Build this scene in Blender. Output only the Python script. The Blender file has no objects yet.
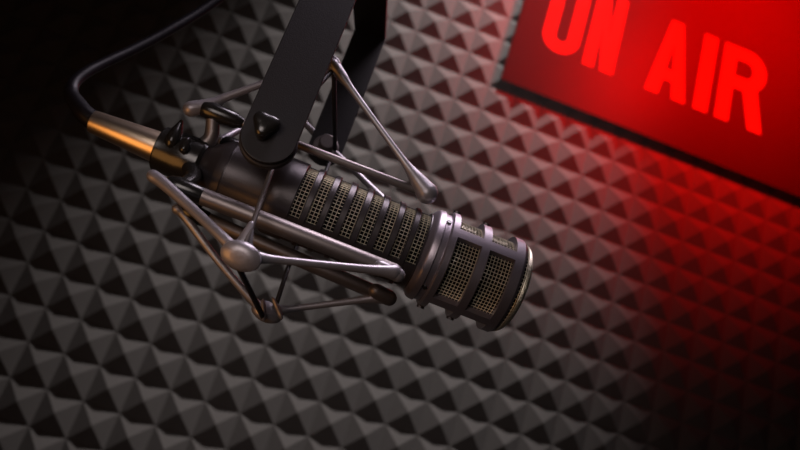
import bpy, bmesh, math
import numpy as np
from mathutils import Vector, Matrix

sc = bpy.context.scene
col = sc.collection
PI = math.pi

# ------------------------------------------------------------------ helpers
def link(name, me, mat=None, parent=None, smooth=True):
    o = bpy.data.objects.new(name, me)
    col.objects.link(o)
    if mat: me.materials.append(mat)
    if parent: o.parent = parent
    if smooth: me.polygons.foreach_set('use_smooth', [True] * len(me.polygons))
    return o

def world_of(o):
    m = o.matrix_basis.copy()
    return world_of(o.parent) @ m if o.parent else m

def tag(o, label=None, cat=None, group=None, kind=None):
    for k, v in (('label', label), ('category', cat), ('group', group), ('kind', kind)):
        if v: o[k] = v
    return o

def empty(name, loc, label, cat, group=None):
    o = bpy.data.objects.new(name, None); col.objects.link(o)
    o.location = loc; o.empty_display_size = .01
    return tag(o, label, cat, group)

class MB:
    """collects faces, then links them as one mesh object (world coordinates, re-expressed in the parent's frame)"""
    def __init__(s): s.v = []; s.f = []
    def add(s, vs, fs):
        n = len(s.v); s.v += [Vector(v) for v in vs]; s.f += [tuple(i + n for i in f) for f in fs]
        return s
    def grid(s, rings, closed=True, cap0=True, cap1=True):
        m = len(rings[0]); vs = [p for r in rings for p in r]; fs = []
        for i in range(len(rings) - 1):
            for j in range(m if closed else m - 1):
                k = (j + 1) % m
                fs.append((i * m + j, i * m + k, (i + 1) * m + k, (i + 1) * m + j))
        if cap0: fs.append(tuple(reversed(range(m))))
        if cap1: fs.append(tuple((len(rings) - 1) * m + j for j in range(m)))
        return s.add(vs, fs)
    def tube(s, pts, rad, n=14, flat=1.0, flat_axis=None, ends=True):
        """swept tube; rad one number or one per point; rounded ends"""
        pts = [Vector(p) for p in pts]
        if not hasattr(rad, '__len__'): rad = [rad] * len(pts)
        P = list(pts); Rr = list(rad)
        if ends:
            d0 = (pts[0] - pts[1]).normalized(); d1 = (pts[-1] - pts[-2]).normalized()
            A = []; B = []
            for t in (80, 55, 28):
                a = math.radians(t)
                A.append((pts[0] + d0 * rad[0] * math.sin(a), rad[0] * math.cos(a)))
                B.insert(0, (pts[-1] + d1 * rad[-1] * math.sin(a), rad[-1] * math.cos(a)))
            P = [a[0] for a in A] + P + [b[0] for b in B]
            Rr = [a[1] for a in A] + Rr + [b[1] for b in B]
        rings = []
        ref = None
        for i, p in enumerate(P):
            t = ((P[i + 1] if i + 1 < len(P) else p) - (P[i - 1] if i else p)).normalized()
            if ref is None:
                ref = flat_axis or (Vector((0, 1, 0)) if abs(t.y) < .8 else Vector((0, 0, 1)))
            x = (ref - t * ref.dot(t)).normalized(); ref = x
            y = t.cross(x)
            rings.append([p + x * math.cos(2 * PI * j / n) * Rr[i] * flat + y * math.sin(2 * PI * j / n) * Rr[i] for j in range(n)])
        return s.grid(rings)
    def build(s, name, mat, parent=None, smooth=True, bevel=0, label=None, angle=35):
        me = bpy.data.meshes.new(name)
        M = world_of(parent).inverted() if parent else Matrix()
        me.from_pydata([M @ v for v in s.v], [], s.f); me.validate()
        bm = bmesh.new(); bm.from_mesh(me)
        bmesh.ops.recalc_face_normals(bm, faces=bm.faces); bm.to_mesh(me); bm.free()
        o = link(name, me, mat, parent, smooth)
        if smooth: me.set_sharp_from_angle(angle=math.radians(angle))
        if bevel:
            b = o.modifiers.new('edge', 'BEVEL'); b.width = bevel; b.segments = 3; b.limit_method = 'ANGLE'
        if label: o['label'] = label
        return o

def catmull(pts, n=8):
    """smooth curve through (x, y, z, r) points"""
    P = [Vector(p) for p in pts]; P = [P[0] * 2 - P[1]] + P + [P[-1] * 2 - P[-2]]
    out = []
    for i in range(1, len(P) - 2):
        for k in range(n):
            t = k / n
            out.append(.5 * ((2 * P[i]) + (P[i + 1] - P[i - 1]) * t + (2 * P[i - 1] - 5 * P[i] + 4 * P[i + 1] - P[i + 2]) * t * t + (3 * P[i] - P[i - 1] - 3 * P[i + 1] + P[i + 2]) * t ** 3))
    out.append(P[-2])
    return out

# ------------------------------------------------------------------ materials
def mat(name, base, rough=.5, metal=0., spec=.5, bump=0., bscale=400., var=0., coat=0., sheen=0.):
    m = bpy.data.materials.new(name); m.use_nodes = True
    nt = m.node_tree; b = nt.nodes['Principled BSDF']
    b.inputs['Base Color'].default_value = (*base, 1); b.inputs['Roughness'].default_value = rough
    b.inputs['Metallic'].default_value = metal; b.inputs['Specular IOR Level'].default_value = spec
    b.inputs['Coat Weight'].default_value = coat
    if sheen: b.inputs['Sheen Weight'].default_value = sheen
    tc = nt.nodes.new('ShaderNodeTexCoord'); nz = nt.nodes.new('ShaderNodeTexNoise')
    nz.inputs['Scale'].default_value = bscale; nz.inputs['Detail'].default_value = 4
    nt.links.new(tc.outputs['Object'], nz.inputs['Vector'])
    if var:
        mx = nt.nodes.new('ShaderNodeMix'); mx.data_type = 'RGBA'
        mx.inputs['A'].default_value = (*[c * (1 - var) for c in base], 1); mx.inputs['B'].default_value = (*[min(1, c * (1 + var)) for c in base], 1)
        nt.links.new(nz.outputs['Fac'], mx.inputs['Factor']); nt.links.new(mx.outputs['Result'], b.inputs['Base Color'])
    if bump:
        bp = nt.nodes.new('ShaderNodeBump'); bp.inputs['Strength'].default_value = bump; bp.inputs['Distance'].default_value = .0005
        nt.links.new(nz.outputs['Fac'], bp.inputs['Height']); nt.links.new(bp.outputs['Normal'], b.inputs['Normal'])
    return m

M = {
    'foam': mat('charcoal_foam', (.135, .128, .124), .95, 0, .15, bump=.5, bscale=900, var=.12),
    'wall': mat('dark_wall_paint', (.03, .03, .03), .8, bump=.2, bscale=200),
    'cast': mat('satin_cast_metal', (.30, .28, .30), .40, .6, .5, bump=.12, bscale=900, var=.1),
    'rail': mat('brushed_rail_metal', (.20, .175, .17), .44, .8, .5, bump=.06, bscale=1500, var=.1),
    'body': mat('dark_mic_enamel', (.045, .038, .040), .36, .5, .5, bump=.15, bscale=1200, var=.1),
    'shell': mat('satin_nickel_grille_shell', (.29, .255, .285), .38, .85, .5, bump=.12, bscale=1200, var=.1),
    'mesh': mat('brass_tinted_wire_mesh', (.82, .75, .60), .42, .85, .5),
    'core': mat('black_windscreen_foam', (.008, .008, .008), .95, 0, .1),
    'gloss': mat('gloss_black_plastic', (.012, .011, .010), .24, 0, .6),
    'yoke': mat('powder_coated_black_steel', (.009, .007, .0075), .5, 0, .3, bump=.25, bscale=1600),
    'edge': mat('worn_edge_steel', (.11, .10, .10), .35, .7, .5),
    'rubber': mat('black_elastic_rubber', (.02, .018, .02), .55, 0, .4, bump=.1, bscale=1500),
    'jack': mat('gold_toned_connector_metal', (.70, .56, .42), .34, 1., .5, bump=.06, bscale=1500, var=.06),
    'cable': mat('black_cable_jacket', (.006, .005, .007), .42, 0, .2, bump=.08, bscale=900),
    'housing': mat('sign_housing_dark_red', (.10, .004, .004), .5, .2, .4, bump=.1, bscale=300),
}
def emit(name, c, s):
    m = bpy.data.materials.new(name); m.use_nodes = True; nt = m.node_tree; nt.nodes.clear()
    e = nt.nodes.new('ShaderNodeEmission'); e.inputs['Color'].default_value = (*c, 1); e.inputs['Strength'].default_value = s
    nt.links.new(e.outputs[0], nt.nodes.new('ShaderNodeOutputMaterial').inputs['Surface']); return m
M['letter'] = emit('lit_red_lettering', (1, .0015, .0005), 1.9)
def acrylic():
    m = bpy.data.materials.new('red_translucent_acrylic'); m.use_nodes = True; nt = m.node_tree; nt.nodes.clear()
    out = nt.nodes.new('ShaderNodeOutputMaterial')
    t = nt.nodes.new('ShaderNodeBsdfTranslucent'); t.inputs['Color'].default_value = (.8, .0015, .001, 1)
    d = nt.nodes.new('ShaderNodeBsdfDiffuse'); d.inputs['Color'].default_value = (.065, .001, .001, 1)
    g = nt.nodes.new('ShaderNodeBsdfGlossy'); g.inputs['Roughness'].default_value = .35; g.inputs['Color'].default_value = (.25, .02, .02, 1)
    a = nt.nodes.new('ShaderNodeMixShader'); a.inputs[0].default_value = .5
    b = nt.nodes.new('ShaderNodeMixShader'); b.inputs[0].default_value = .02
    nt.links.new(d.outputs[0], a.inputs[1]); nt.links.new(t.outputs[0], a.inputs[2])
    nt.links.new(a.outputs[0], b.inputs[1]); nt.links.new(g.outputs[0], b.inputs[2]); nt.links.new(b.outputs[0], out.inputs[0])
    return m
M['acrylic'] = acrylic()

# ------------------------------------------------------------------ camera
Z0 = 1.5            # height of the foam's reference row above the floor
S = .05             # size of one foam pyramid
camloc = Vector((2.57268 * S, -21.1903 * S, -3.46228 * S + Z0))
right = Vector((.934131, -.205181, .292062)); down = Vector((.345786, .31734, -.883022)); fwd = Vector((.088497, .925849, .367386))
FPX = 723.25
cam_d = bpy.data.cameras.new('camera'); cam = bpy.data.objects.new('camera', cam_d); col.objects.link(cam)
R3 = Matrix((right, -down, -fwd)).transposed()
cam.matrix_world = Matrix.Translation(camloc) @ R3.to_4x4()
cam_d.sensor_width = 36; cam_d.lens = FPX * 36 / 800; cam_d.clip_start = .01
cam_d.dof.use_dof = True; cam_d.dof.focus_distance = .365; cam_d.dof.aperture_fstop = 8.5
sc.camera = cam

def at(px, py, Y):
    """point of the place seen at a pixel of the photograph, on the vertical plane y = Y"""
    d = right * ((px - 400) / FPX) + down * ((py - 225) / FPX) + fwd
    return camloc + d * ((Y - camloc.y) / d.y)

YM = camloc.y + .368                       # vertical plane holding the microphone's axis
def L(px, py, c=0.): return at(px, py, YM - c)   # c: metres nearer to the viewer than that plane

# ------------------------------------------------------------------ wall and foam
def box(mb, a, b):
    x0, y0, z0 = a; x1, y1, z1 = b
    return mb.add([(x0, y0, z0), (x1, y0, z0), (x1, y1, z0), (x0, y1, z0), (x0, y0, z1), (x1, y0, z1), (x1, y1, z1), (x0, y1, z1)],
                  [(0, 3, 2, 1), (4, 5, 6, 7), (0, 1, 5, 4), (1, 2, 6, 5), (2, 3, 7, 6), (3, 0, 4, 7)])
U0, U1 = -16, 36
w = box(MB(), (U0 * S - .5, .031, 0), (U1 * S + .5, .131, 3.4)).build('wall_back', M['wall'], smooth=False); w['kind'] = 'structure'
fl = box(MB(), (U0 * S - .5, -3, -.1), (U1 * S + .5, .13, 0)).build('floor', M['wall'], smooth=False); fl['kind'] = 'structure'

FOAM_H = .0125
def foam(name, va, vb, label, gap):
    """rows va..vb of pyramids (v counted downwards), one moulded sheet with a flat back"""
    rng = np.random.default_rng(40 + va)
    m = MB(); nu = U1 - U0; nv = vb - va
    top = Z0 - va * S - gap; bot = Z0 - vb * S + gap
    def P(u, v, h): return (u * S, -h * FOAM_H, min(top, max(bot, Z0 - v * S)))
    vs = []; fs = []
    e = .012; t = .022                                   # width of the flat valley and of the blunt tip
    for v in range(va, vb):
        for u in range(U0, U1):
            n = len(vs); du, dv, dh = rng.normal(0, .008, 3)
            hh = 1 + dh
            vs += [P(u, v, 0), P(u + 1, v, 0), P(u + 1, v + 1, 0), P(u, v + 1, 0)]
            vs += [P(u + e, v + e, .02), P(u + 1 - e, v + e, .02), P(u + 1 - e, v + 1 - e, .02), P(u + e, v + 1 - e, .02)]
            cu, cv = u + .5 + du, v + .5 + dv
            vs += [P(cu - t, cv - t, hh - t * 1.6), P(cu + t, cv - t, hh - t * 1.6), P(cu + t, cv + t, hh - t * 1.6), P(cu - t, cv + t, hh - t * 1.6)]
            fs += [(n + a + k, n + a + 4 + k, n + a + 4 + (k + 1) % 4, n + a + (k + 1) % 4) for a in (0, 4) for k in range(4)]
            fs.append((n + 11, n + 10, n + 9, n + 8))
    n = len(vs)
    vs += [(x * S, y, z) for y in (0, .0295) for x, z in ((U0, bot), (U1, bot), (U1, top), (U0, top))]
    fs += [(n, n + 1, n + 5, n + 4), (n + 1, n + 2, n + 6, n + 5), (n + 2, n + 3, n + 7, n + 6), (n + 3, n, n + 4, n + 7), (n + 4, n + 5, n + 6, n + 7)]
    me = bpy.data.meshes.new(name); me.from_pydata(vs, [], fs); me.validate()
    bm = bmesh.new(); bm.from_mesh(me); bmesh.ops.remove_doubles(bm, verts=bm.verts, dist=1e-5); bmesh.ops.recalc_face_normals(bm, faces=bm.faces); bm.to_mesh(me); bm.free()
    o = link(name, me, M['foam'], smooth=False)
    return tag(o, label, 'acoustic foam', 'foam sheets on the wall')
foam('acoustic_foam_panel', -25, -1, 'upper charcoal pyramid foam sheet behind the microphone and the red sign', .0006)
foam('acoustic_foam_panel', -1, 30, 'lower charcoal pyramid foam sheet, below the thin seam under the microphone', .0006)

# ------------------------------------------------------------------ sign
SX0, SX1, SZ0, SZ1 = .3152, 1.04, .5623, 1.02
SY0, SY1 = -.0190, -.0132
sign = empty('on_air_sign', ((SX0 + SX1) / 2, SY1, Z0 + SZ0), 'dark red lightbox sign with glowing red ON AIR lettering on the foam wall', 'sign')
bpy.context.view_layer.update()
def X(x, z, y=0):
    return Vector((.1286 + (x - .1286) * 1.040, y, Z0 - .1731 + (z + .1731) * 1.040))   # lettering drawn at 1.04 of its pattern size
hb = MB(); T = .004
box(hb, (SX0, SY1 - .003, Z0 + SZ0), (SX1, SY1, Z0 + SZ1))
box(hb, (SX0, SY0 + .003, Z0 + SZ0), (SX1, SY1 - .003, Z0 + SZ0 + T))
box(hb, (SX0, SY0 + .003, Z0 + SZ1 - T), (SX1, SY1 - .003, Z0 + SZ1))
box(hb, (SX0, SY0 + .003, Z0 + SZ0 + T), (SX0 + T, SY1 - .003, Z0 + SZ1 - T))
box(hb, (SX1 - T, SY0 + .003, Z0 + SZ0 + T), (SX1, SY1 - .003, Z0 + SZ1 - T))
hb.build('housing', M['housing'], sign, smooth=False)
box(MB(), (SX0, SY0, Z0 + SZ0), (SX1, SY0 + .003, Z0 + SZ1)).build('face_panel', M['acrylic'], sign, smooth=False)

def stroke(mb, pts, wd, y0, y1, closed=False):
    """flat stroke of constant width along (x, z) points, square ends, mitred joints"""
    P = [Vector(p) for p in pts]; n = len(P); Lf = []; Rt = []
    for i in range(n):
        a = P[i] - P[i - 1] if (i or closed) else P[1] - P[0]
        b = P[(i + 1) % n] - P[i] if (i < n - 1 or closed) else P[-1] - P[-2]
        a.normalize(); b.normalize(); t = (a + b).normalized(); nn = Vector((-t.y, t.x))
        k = wd / 2 / max(.4, nn.dot(Vector((-b.y, b.x))))
        Lf.append(P[i] + nn * k); Rt.append(P[i] - nn * k)
    m = n if closed else n - 1
    vs = []
    for i in range(n):
        for q, y in ((Lf[i], y0), (Rt[i], y0), (Rt[i], y1), (Lf[i], y1)): vs.append(X(q.x, q.y, y))
    fs = []
    for i in range(m):
        a = 4 * i; b = 4 * ((i + 1) % n)
        for k in range(4): fs.append((a + k, a + (k + 1) % 4, b + (k + 1) % 4, b + k))
    if not closed: fs += [(3, 2, 1, 0), (4 * n - 4, 4 * n - 3, 4 * n - 2, 4 * n - 1)]
    mb.add(vs, fs)
LB, LT, LW = .622, .786, .0262       # baseline, cap height, stroke
YL0, YL1 = SY0 - .0012, SY0
def arc(cx, cz, rx, rz, a0, a1, n=14):
    return [(cx + rx * math.cos(math.radians(a0 + (a1 - a0) * i / n)), cz + rz * math.sin(math.radians(a0 + (a1 - a0) * i / n))) for i in range(n + 1)]
def letter(fn):
    m = MB(); fn(m); m.build('letter', M['letter'], sign, smooth=False)
h = LW / 2
def O_(m):
    rx = .0228; cx = .3885
    p = arc(cx, LB + h + rx, rx, rx, 180, 360) + arc(cx, LT - h - rx, rx, rx, 0, 180)
    stroke(m, p, LW * .88, YL0, YL1, True)
def N_(m):
    m.add([X(x, z, y) for y in (YL0, YL1) for x, z in ((.435, LB), (.4555, LB), (.4555, LT - .072), (.468, LB), (.4925, LB), (.4925, LT), (.472, LT), (.472, LB + .072), (.4595, LT), (.435, LT))],
          [tuple(range(10)), tuple(range(19, 9, -1))] + [(i, (i + 1) % 10, 10 + (i + 1) % 10, 10 + i) for i in range(10)])
def A_(m):
    o = [(.5535, LB), (.5790, LB), (.5835, LB + .034), (.6010, LB + .034), (.6055, LB), (.6310, LB), (.6040, LT), (.5805, LT)]
    i_ = [(.5850, LB + .056), (.5995, LB + .056), (.5922, LB + .116)]
    # face with the triangular counter cut out, made of quads and triangles
    n = len(o)
    vs = [X(x, z, y) for y in (YL0, YL1) for x, z in o + i_]
    fr = [(0, 1, 2, 8, 7), (8, 2, 3, 9), (3, 4, 5, 6, 9), (9, 6, 10), (10, 6, 7), (8, 10, 7)]
    fs = fr + [tuple(reversed([v + 11 for v in f])) for f in fr]
    fs += [(i, (i + 1) % n, 11 + (i + 1) % n, 11 + i) for i in range(n)] + [(8 + i, 8 + (i + 1) % 3, 19 + (i + 1) % 3, 19 + i) for i in range(3)]
    m.add(vs, fs)
def I_(m): stroke(m, [(.6605, LB), (.6605, LT)], LW * 1.02, YL0, YL1)
def R_(m):
    x0 = .689; r = (LT - LB) * .272
    stroke(m, [(x0 + h, LB), (x0 + h, LT)], LW, YL0, YL1)
    zc = LT - r
    p = [(x0 + LW, LT - h)] + arc(.7375, zc, .0265, r - h, 90, -90) + [(x0 + LW, LT - 2 * r + h)]
    stroke(m, p, LW, YL0, YL1)
    m.add([X(x, z, y) for y in (YL0, YL1) for x, z in ((.7540, LB), (.7810, LB), (.761, LB + .092), (.733, LB + .086))],
          [(0, 1, 2, 3), (7, 6, 5, 4), (0, 1, 5, 4), (1, 2, 6, 5), (2, 3, 7, 6), (3, 0, 4, 7)])
for fn in (O_, N_, A_, I_, R_): letter(fn)

# ------------------------------------------------------------------ microphone
PT, PH = L(92, 121.2), L(509, 287.5)            # the tail of the connector and the centre of the head's rim
AX = (PH - PT).normalized(); CY = Vector((0, -1, 0)); CU = CY.cross(AX).normalized()
if CU.z < 0: CU = -CU
def ax(px):
    """distance along the axis (from PT) of the axis point seen at photo column px"""
    py = 121.2 + (px - 92) * (287.5 - 121.2) / (509 - 92)
    return (L(px, py) - PT).dot(AX)
def ring(a, r, n=64, th=None):
    th = th or [2 * PI * j / n for j in range(n)]
    c = PT + AX * a
    return [c + (CY * math.cos(t) + CU * math.sin(t)) * r for t in th]
def lathe(mb, prof, n=64, cap0=True, cap1=True):
    return mb.grid([ring(a, r, n) for a, r in prof], True, cap0, cap1)

mic = empty('studio_microphone', PT + AX * ax(300), 'dark cylindrical broadcast microphone with slotted barrel and wire mesh head, held in a sprung cradle', 'microphone')
bpy.context.view_layer.update()

aA = ax(207); aB = ax(221); aS0 = ax(291); aS1 = ax(422)
a2 = ax(441.5); a3 = ax(464.5); a4 = ax(472); a5 = ax(496); a6 = ax(505)
RB = .0220                                        # barrel radius
mb = MB()
lathe(mb, [(ax(155), .0062), (ax(199), .0062), (ax(201), .0105), (aA, .0118), (aA + .0008, .0128), (aB - .001, .0176), (aB, .0182), (ax(228), .0190), (ax(228) + .0002, .0186), (ax(228) + .0009, .0186), (ax(228) + .0011, .0191),
           (ax(271), .0204), (ax(272), .0208), (ax(275), .0219), (ax(283), .0220), (aS0 - .001, RB), (aS0 - .001, .018)], cap1=True)
mb.build('rear_barrel', M['body'], mic)

def shell(mb, a_list, th_list, rad, hole, thick):
    """cylindrical shell on a grid of axial stations and angles, missing the cells hole(i, j) says"""
    m = len(th_list)
    out = [ring(a, rad(a), th=th_list) for a in a_list]
    inn = [ring(a, rad(a) - thick, th=th_list) for a in a_list]
    N = len(a_list); vs = [p for r in out for p in r] + [p for r in inn for p in r]; off = N * m
    keep = {(i, j) for i in range(N - 1) for j in range(m) if not hole(i, j)}
    fs = []
    for i, j in keep:
        k = (j + 1) % m
        q = (i * m + j, i * m + k, (i + 1) * m + k, (i + 1) * m + j)
        fs.append(q); fs.append(tuple(off + v for v in reversed(q)))
        if (i - 1, j) not in keep: fs.append((q[0], q[1], off + q[1], off + q[0]))
        if (i + 1, j) not in keep: fs.append((q[2], q[3], off + q[3], off + q[2]))
        if (i, (j - 1) % m) not in keep: fs.append((q[3], q[0], off + q[0], off + q[3]))
        if (i, (j + 1) % m) not in keep: fs.append((q[1], q[2], off + q[2], off + q[1]))
    mb.add(vs, fs)

# barrel with eight variable-distance slots on each side
NT = 120; TH = [2 * PI * j / NT for j in range(NT)]
centres = [ax(p) for p in (301, 317, 333, 349, 365, 381, 396.5, 411.5)]
slw = .0057
al = [aS0 - .001]
holes = []
for c in centres:
    e = .0004
    al += [c - slw / 2 - e, c - slw / 2, c + slw / 2, c + slw / 2 + e]; holes.append(c)
al.append(ax(419)); al.sort()
def in_slot(i, j):
    mid = (al[i] + al[i + 1]) / 2; d = (j + .5) * 360 / NT
    if d > 180: d -= 360
    return any(abs(mid - c) < slw / 2 for c in holes) and ((-42 < d < 84) or not (-96 < d < 138))
def brad(a):
    return RB if not any(abs(a - c) <= slw / 2 + .0001 for c in holes) else RB - .0005
mb = MB(); shell(mb, al, TH, brad, in_slot, .0030)
mb.build('slotted_barrel', M['body'], mic, angle=30, label='dark barrel cut with eight curved slots')

def lattice(name, prof, cell, wire, n, parent, mt):
    """woven wire mesh: warp and weft wires of a surface of revolution, stations given by prof"""
    m = MB()
    lathe(m, prof, n, False, False)
    o = m.build(name, mt, parent, smooth=False)
    wf = o.modifiers.new('wires', 'WIREFRAME'); wf.thickness = wire * .66; wf.use_replace = True; wf.use_even_offset = False; wf.use_boundary = True
    return o
cell = .0021
n_ = int((ax(418) - aS0) / cell)
lattice('slot_mesh', [(aS0 + (ax(418) - aS0) * i / n_, RB - .0022) for i in range(n_ + 1)], cell, .00085, 62, mic, M['mesh'])
lathe(MB(), [(aS0, RB - .0042), (ax(419), RB - .0042)]).build('inner_foam', M['core'], mic)

# head: collar, rings, four bars, windows with mesh, domed grille
RH = .0268
mb = MB()
lathe(mb, [(ax(418), .0195), (ax(418), RB + .0002), (ax(418.7), RB + .0007), (ax(420.5), RH - .0030), (ax(422), RH - .0018), (ax(424), RH - .0013), (ax(428.5), RH - .0010), (ax(429), RH - .0014), (ax(429.4), RH - .0020),
           (ax(434), RH - .0020), (ax(434.8), RH - .0020), (ax(435), .0205)])
hcol = mb.build('head_collar', M['shell'], mic, label='satin metal collar ring')
hal = [ax(434.5), ax(436), a2, a3, a4, a5, ax(504), a6 + .0008]
def hhole(i, j):
    if i not in (2, 4): return False
    d = ((j + .5) * 360 / NT - 18) % 90
    return 5.2 < d < 84.8
def hrad(a):
    return RH - .0006 if a < ax(435.5) or a > a6 else RH + .0003
mb = MB(); shell(mb, hal, TH, hrad, hhole, .0036)
gfr = mb.build('grille_frame', M['shell'], mic, angle=30, label='satin metal frame of the head with square windows')
n_ = int((a6 - a2 + .002) / cell)
lattice('head_mesh', [(a2 - .001 + (a5 - a2 + .002) * i / n_, RH - .0033) for i in range(n_ + 1)], cell, .0009, 74, mic, M['mesh'])
lathe(MB(), [(ax(435.5), RH - .0062), (a6 - .001, RH - .0062)]).build('inner_foam', M['core'], mic)
# dome
dp = []
for i in range(9):
    t = math.radians(90 * i / 8)
    dp.append((a6 - .0005 + .0085 * math.sin(t), max(.0006, (RH - .0014) * (.30 + .70 * math.cos(t)) if i < 8 else .0006)))
dome = [(a6 - .0006, RH - .0012)] + [(a6 + .0080 * math.sin(i / 12 * PI / 2), (RH - .0016) * math.cos(i / 12 * PI / 2) ** .45 + .0006) for i in range(2, 13)]
lattice('end_grille', dome, cell, .0009, 72, mic, M['mesh'])
lathe(MB(), [(a - .0018, max(.0004, r - .0016)) for a, r in dome]).build('inner_foam', M['core'], mic)
# small screws in the collar groove
for deg in (34, -60, 130, 220):
    t = math.radians(deg); nrm = CY * math.cos(t) + CU * math.sin(t); c = PT + AX * ax(431.6)
    MB().tube([c + nrm * (RH - .0034), c + nrm * (RH - .0012)], .0013, 10, ends=False).build('screw', M['gloss'], hcol)
for deg in (-108, 72):
    t = math.radians(deg); nrm = CY * math.cos(t) + CU * math.sin(t)
    for aa in (ax(438.8), ax(468.2)):
        c = PT + AX * aa
        MB().tube([c + nrm * (RH - .002), c + nrm * (RH + .0014)], .0022, 10, ends=False).build('lug', M['body'], gfr)

# ------------------------------------------------------------------ cable with its plug
cable = empty('microphone_cable', PT, 'black cable with a gold metal plug, curling up from the microphone tail', 'cable')
bpy.context.view_layer.update()
mb = MB(); lathe(mb, [(.0, .0048), (.0003, .0059), (.001, .0061), (ax(152), .0083), (ax(161), .0085)], 48)
mb.build('plug', M['jack'], cable, label='gold toned metal plug barrel')
def q(px, py, c, r): return (*L(px, py, c), r)
pts = catmull([(*(PT + AX * .0015), .0053), q(84, 113, 0, .0051), q(76.5, 103, -.001, .0046), q(71.5, 94, -.002, .0040), q(74, 83, -.004, .0034), q(86, 72.5, -.008, .0032), q(105, 62.5, -.014, .0031), q(133, 49.5, -.022, .0031), q(166, 32, -.03, .0031), q(214, 2, -.04, .0031), q(290, -56, -.05, .0031)], 8)
nb = 26
MB().tube([p[:3] for p in pts[:nb]], [p[3] for p in pts[:nb]], 20).build('strain_relief', M['cable'], cable)
MB().tube([p[:3] for p in pts[nb - 2:]], [p[3] * .97 for p in pts[nb - 2:]], 16).build('cord', M['cable'], cable)

# ------------------------------------------------------------------ shock mount
mount = empty('shock_mount', PT + AX * ax(200), 'grey metal spider cradle with elastic cords, hanging from a black flat yoke around the microphone', 'microphone mount')
bpy.context.view_layer.update()
# rear clamp collar
collar = lathe(MB(), [(ax(159), .0085), (ax(159), .0112), (ax(160.5), .0122), (ax(176), .0124), (ax(178), .0128), (ax(192), .0130), (ax(200), .0130), (ax(203), .0118), (ax(203.2), .0075)], 56).build('clamp_collar', M['gloss'], mount)
# winged thumb screw standing on the clamp
tb = L(173, 141, .010); tt = L(181, 122.5, .010)
MB().tube([tb, tb.lerp(tt, .5), tt], [.0056, .0044, .0016], 14, flat=.75, flat_axis=AX).build('thumb_screw', M['gloss'], collar)
MB().tube([L(184, 149, .014), L(187, 141, .014)], [.0026, .0022], 12).build('thumb_screw', M['gloss'], collar)

# four rails along the microphone; (rear end, front end, nearness rear/front)
rails = {
    'top': (L(200, 107, .012), L(426, 194, .012)),
    'near': (L(166, 182, .028), L(397, 273, .028)),
    'low': (L(180, 208, -.006), L(386, 297, -.012)),
    'far': (L(222, 142, -.030), L(398, 214, -.030)),
}
def seg(a, b, t): return a.lerp(b, t)
for k, (a, b) in rails.items():
    rr = {'top': .0023, 'near': .0043, 'low': .0040, 'far': .0026}[k]
    rail_ = MB().tube([seg(a, b, .06), seg(a, b, .985)], rr, 20).build('rail', M['rail'], mount)
    e = {'top': .17, 'near': .17, 'low': .14, 'far': .14}[k]
    MB().tube([seg(a, b, .03), seg(a, b, .05), seg(a, b, e * .9), seg(a, b, e)], [.0046, .0052, .0044, .0034], 20).build('rail_sleeve', M['gloss'], rail_)
# arms from the clamp out to the rails
cc = PT + AX * ax(193)
for k, (a, b) in rails.items():
    p1 = seg(a, b, .055); mid = cc.lerp(p1, .55) + AX * .004
    pp = catmull([(*(cc + (p1 - cc) * .25), .0046), (*mid, .0040), (*p1, .0034)], 6)
    MB().tube([p[:3] for p in pp], [p[3] for p in pp], 14).build('clamp_arm', M['gloss' if k != 'top' else 'rail'], mount)

# V shaped outrigger struts, each with a hub at its bend
hubs = {'top': L(333, 64, .018), 'near': L(241, 256, .052), 'low': L(267, 312, -.014), 'far': L(287, 106, -.076)}
tips = {'top': (L(191, 109, .012), L(427, 193, .014)), 'near': (L(153, 176, .030), L(394, 272, .034)), 'low': (L(177, 209, -.004), L(384, 297, -.012)), 'far': (L(222, 140, -.034), L(398, 213, -.034))}
via = {'top': ((L(213, 104, .012), .0034), (L(232, 95, .013), .0022), (L(300, 71, .016), .0020)), 'near': ((L(163, 183, .032), .0030), (L(190, 207, .039), .0026), (L(222, 237, .049), .0026)),
       'low': ((L(186, 218, -.005), .0024), (L(215, 257, -.008), .0021), (L(252, 300, -.012), .0024)), 'far': ((L(230, 135, -.036), .0022), (L(250, 124, -.050), .002), (L(270, 113, -.066), .002))}
for k in ('top', 'near', 'low', 'far'):
    hb_ = hubs[k]; r, f = tips[k]
    rt = {'top': .0042, 'near': .0031, 'low': .0028, 'far': .003}[k]
    P = [(*r, rt), *[(*p, rad) for p, rad in via[k]], (*hb_, .0034)]
    pp = catmull(P, 6)
    MB().tube([p[:3] for p in pp], [max(.0015, p[3]) for p in pp], 16).build('strut', M['cast'], mount)
    g1 = hb_.lerp(f, .10); g2 = hb_.lerp(f, .24); g3 = hb_.lerp(f, .72); g4 = hb_.lerp(f, .90)
    ft = {'top': .0061, 'near': .0038, 'low': .0040, 'far': .003}[k]
    P = [(*hb_, .0036), (*g1, .0030), (*g2, .0019), (*g3, .0020), (*g4, ft * .72), (*f, ft)]
    pp = catmull(P, 6)
    MB().tube([p[:3] for p in pp], [max(.0015, p[3]) for p in pp], 16).build('strut', M['cast'], mount)
# pill shaped end joint where near strut and rail meet
MB().tube([L(380, 266, .034), L(398, 275, .033)], [.0030, .0036], 16).build('end_joint', M['cast'], mount)
MB().tube([L(376, 291, -.008), L(389, 298, -.010)], [.0042, .0044], 16).build('end_joint', M['rail'], mount)

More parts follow.
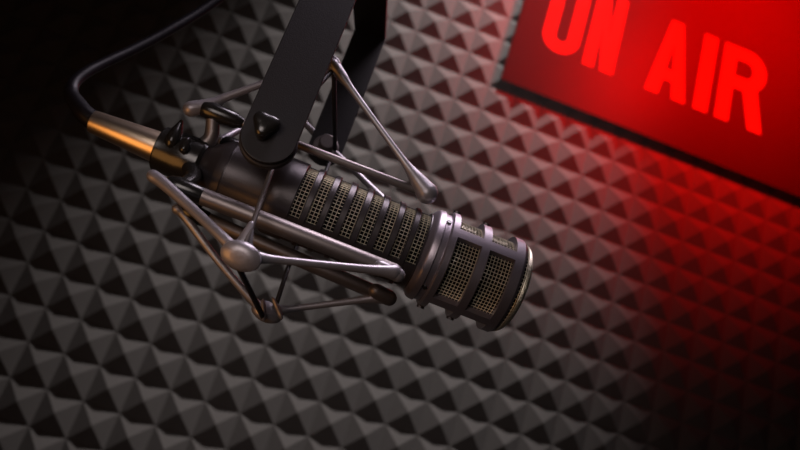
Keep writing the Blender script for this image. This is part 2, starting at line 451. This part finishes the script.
def hub(c, nrm, r, t, stretch=1.25, along=AX):
    x = (along - nrm * along.dot(nrm)).normalized(); y = nrm.cross(x)
    rings = []
    for s_, k in ((-1, .35), (-.85, .72), (-.35, .97), (.0, 1), (.35, .97), (.85, .72), (1, .35)):
        rings.append([c + nrm * t * s_ + (x * math.cos(2 * PI * j / 24) * stretch + y * math.sin(2 * PI * j / 24)) * r * k for j in range(24)])
    return MB().grid(rings)
hub(hubs['near'], Vector((-.1, -.9, -.45)).normalized(), .0068, .0036, 1.4).build('hub', M['cast'], mount)
hub(hubs['top'], Vector((0, -1, -.1)).normalized(), .0042, .003, 1.35, L(345, 82, .018) - hubs['top']).build('hub', M['cast'], mount)
hub(hubs['low'], Vector((.1, -.8, .6)).normalized(), .0062, .004, 1.4).build('hub', M['cast'], mount)
hub(hubs['far'], Vector((0, 1, .2)).normalized(), .0055, .003, 1.3).build('hub', M['cast'], mount)
MB().tube([L(241, 251, .049), L(246, 239, .050), L(251, 224, .050)], [.0050, .0034, .0014], 14, flat=.7).build('cord_socket', M['cast'], mount)
# folded lugs of the lower hub
lo = hubs['low']
for dx, dy in ((-3, -6), (8, -8)):
    MB().tube([L(266 + dx, 309 + dy, -.006), L(268 + dx * 1.5, 318 + dy * .4, -.006)], [.0022, .0028], 8, flat=.5, flat_axis=AX).build('cord_lug', M['cast'], mount)

# ---- yoke
CA, CB = .050, -.060
pn = L(269, 138, CA); pf = L(325, 150, CB)
def arm(c, width, top, kink=0.):
    """flat bar with a rounded lower end, in the vertical plane through c, rising to height top"""
    x = Vector((1, 0, 0)); z = Vector((0, 0, 1)); t = .0028; r = width / 2
    o = [c + x * r * math.cos(math.radians(a)) + z * r * math.sin(math.radians(a)) for a in range(180, 361, 9)]
    hgt = top - c.z
    o += [c + x * (r + kink * .5) + z * hgt * .5, c + x * (r + kink) + z * hgt, c + x * (-r + kink) + z * hgt, c + x * (-r + kink * .5) + z * hgt * .5]
    n = len(o); vs = [p + Vector((0, s_ * t / 2, 0)) for s_ in (-1, 1) for p in o]
    return MB().add(vs, [tuple(range(n)), tuple(range(2 * n - 1, n - 1, -1))] + [(i, (i + 1) % n, n + (i + 1) % n, n + i) for i in range(n)])
ztop = pn.z + .151
yk = arm(pn, .0268, ztop).build('yoke_arm', M['yoke'], mount, smooth=False, bevel=.0005)
arm(pf, .0222, ztop, .0).build('yoke_arm', M['yoke'], mount, smooth=False, bevel=.0005)
mb = MB(); xs = (pn.x + pf.x) / 2
pa = Vector((pn.x, pn.y - .0014, ztop)); pb = Vector((pf.x, pf.y + .0014, ztop))
wa, wb_ = .0134, .0111
mb.add([pa - Vector((wa, 0, 0)), pa + Vector((wa, 0, 0)), pb + Vector((wb_, 0, 0)), pb - Vector((wb_, 0, 0))] + [p + Vector((0, 0, .003)) for p in (pa - Vector((wa, 0, 0)), pa + Vector((wa, 0, 0)), pb + Vector((wb_, 0, 0)), pb - Vector((wb_, 0, 0)))],
       [(0, 3, 2, 1), (4, 5, 6, 7), (0, 1, 5, 4), (1, 2, 6, 5), (2, 3, 7, 6), (3, 0, 4, 7)])
mb.build('yoke_bridge', M['yoke'], mount, smooth=False)
def disc(c, r, y0, y1, n=48, b=.0006):
    rings = []
    for y, rr in ((y0, r - b), (y0 + b, r), (y1 - b, r), (y1, r - b)):
        rings.append([c + Vector((rr * math.cos(2 * PI * j / n), y, rr * math.sin(2 * PI * j / n))) for j in range(n)])
    return MB().grid(rings)
disc(pn, .0140, .0016, .0062).build('washer', M['rubber'], mount)
disc(pn, .0132, .0062, .0075).build('pivot_disc', M['edge'], mount)
disc(pf, .0085, -.0052, -.0016).build('pivot_disc', M['rail'], mount)
disc(pn + Vector((0, .006, 0)), .0060, 0, .010).build('pivot_pin', M['edge'], mount)
disc(pf, .0050, -.014, -.001).build('pivot_pin', M['rail'], mount)
# three lobed clamping knob
kc = L(265, 130, CA)
rings = []
for y, sc_ in ((-.0018, .70), (-.0026, .96), (-.0060, 1.), (-.0078, .93), (-.0088, .70), (-.0091, .3)):
    rings.append([kc + Vector(((.0062 + .0010 * math.cos(3 * (t - .5))) * sc_ * math.cos(t), y, (.0062 + .0010 * math.cos(3 * (t - .5))) * sc_ * math.sin(t))) for t in [2 * PI * j / 60 for j in range(60)]])
MB().grid(rings).build('clamp_knob', M['gloss'], yk, angle=60)

# elastic cords
def cord(a, b, r=.0012, m='rubber'):
    MB().tube([a, a.lerp(b, .5), b], r, 10).build('elastic_cord', M[m], mount)
cord(hubs['near'] + (L(246, 243, .052) - hubs['near']), L(273, 166, .040), .0013, 'rail')
cord(L(239, 268, .048), L(263, 317, -.006), .0014)
cord(L(334, 72, .016), L(335, 149, -.050), .0014)
cord(L(277, 302, -.014), L(288, 268, -.022), .0013)
cord(L(288, 268, -.022), L(331, 158, -.052), .0013)
cord(L(331, 72, .018), L(276, 132, .042), .0013)
cord(hubs['far'], L(326, 148, -.066), .0012)

# ------------------------------------------------------------------ lights
def light(name, typ, loc, target, energy, colr, **kw):
    d = bpy.data.lights.new(name, typ); d.energy = energy; d.color = colr
    for k, v in kw.items(): setattr(d, k, v)
    o = bpy.data.objects.new(name, d); col.objects.link(o); o.location = loc
    dr = Vector(target) - Vector(loc)
    o.rotation_euler = dr.to_track_quat('-Z', 'Y').to_euler()
    return o
light('wall_spot', 'SPOT', (.33, -.50, Z0 + 1.62), (.215, 0, Z0 + .30), 112, (1, .92, .91), spot_size=math.radians(37.5), spot_blend=1., shadow_soft_size=.03)
key = light('key_softbox', 'AREA', tuple(PT + AX * .14 + Vector((.03, -.02, .45))), tuple(PT + AX * .13), .58, (1, .86, 1), shape='RECTANGLE', size=.42, size_y=.16)
key.data.spread = math.radians(75)
light('warm_low_lamp', 'AREA', tuple(PT + Vector((-.07, -.13, -.17))), tuple(PT + AX * .03), .14, (1, .43, .11), size=.14)
fill = light('front_fill', 'AREA', tuple(camloc + Vector((-.12, .02, .10))), tuple(PT + AX * .15), .05, (1, .86, .82), size=.16)
fill.data.spread = math.radians(60)
light('red_wash_spot', 'SPOT', (.74, -.60, Z0 + 1.08), (.67, 0, Z0 + .88), 165, (1, .004, .002), spot_size=math.radians(78), spot_blend=1., shadow_soft_size=.12)  # added unseen red spot, gives the red wash over sign and foam

# ------------------------------------------------------------------ thin haze volume, added for the red veil around the sign
hz = box(MB(), (-.70, -.60, .001), (1.79, -.0330, Z0 + 1.7)).build('haze', None, smooth=False)
hm = bpy.data.materials.new('thin_veil_haze'); hm.use_nodes = True; nt = hm.node_tree; nt.nodes.clear()
vsn = nt.nodes.new('ShaderNodeVolumeScatter'); vsn.inputs['Density'].default_value = .042; vsn.inputs['Color'].default_value = (.9, .9, .9, 1)
nt.links.new(vsn.outputs[0], nt.nodes.new('ShaderNodeOutputMaterial').inputs['Volume'])
hz.data.materials.append(hm)
tag(hz, 'thin haze added for the red veil in front of the lit sign', 'haze', kind='stuff')

wd = bpy.data.worlds.new('world'); sc.world = wd; wd.use_nodes = True
bg = wd.node_tree.nodes['Background']; bg.inputs[0].default_value = (.5, .42, .45, 1); bg.inputs[1].default_value = .006

vs = sc.view_settings; vs.view_transform = 'Standard'; vs.look = 'None'; vs.exposure = 0; vs.gamma = 1; vs.use_curve_mapping = False
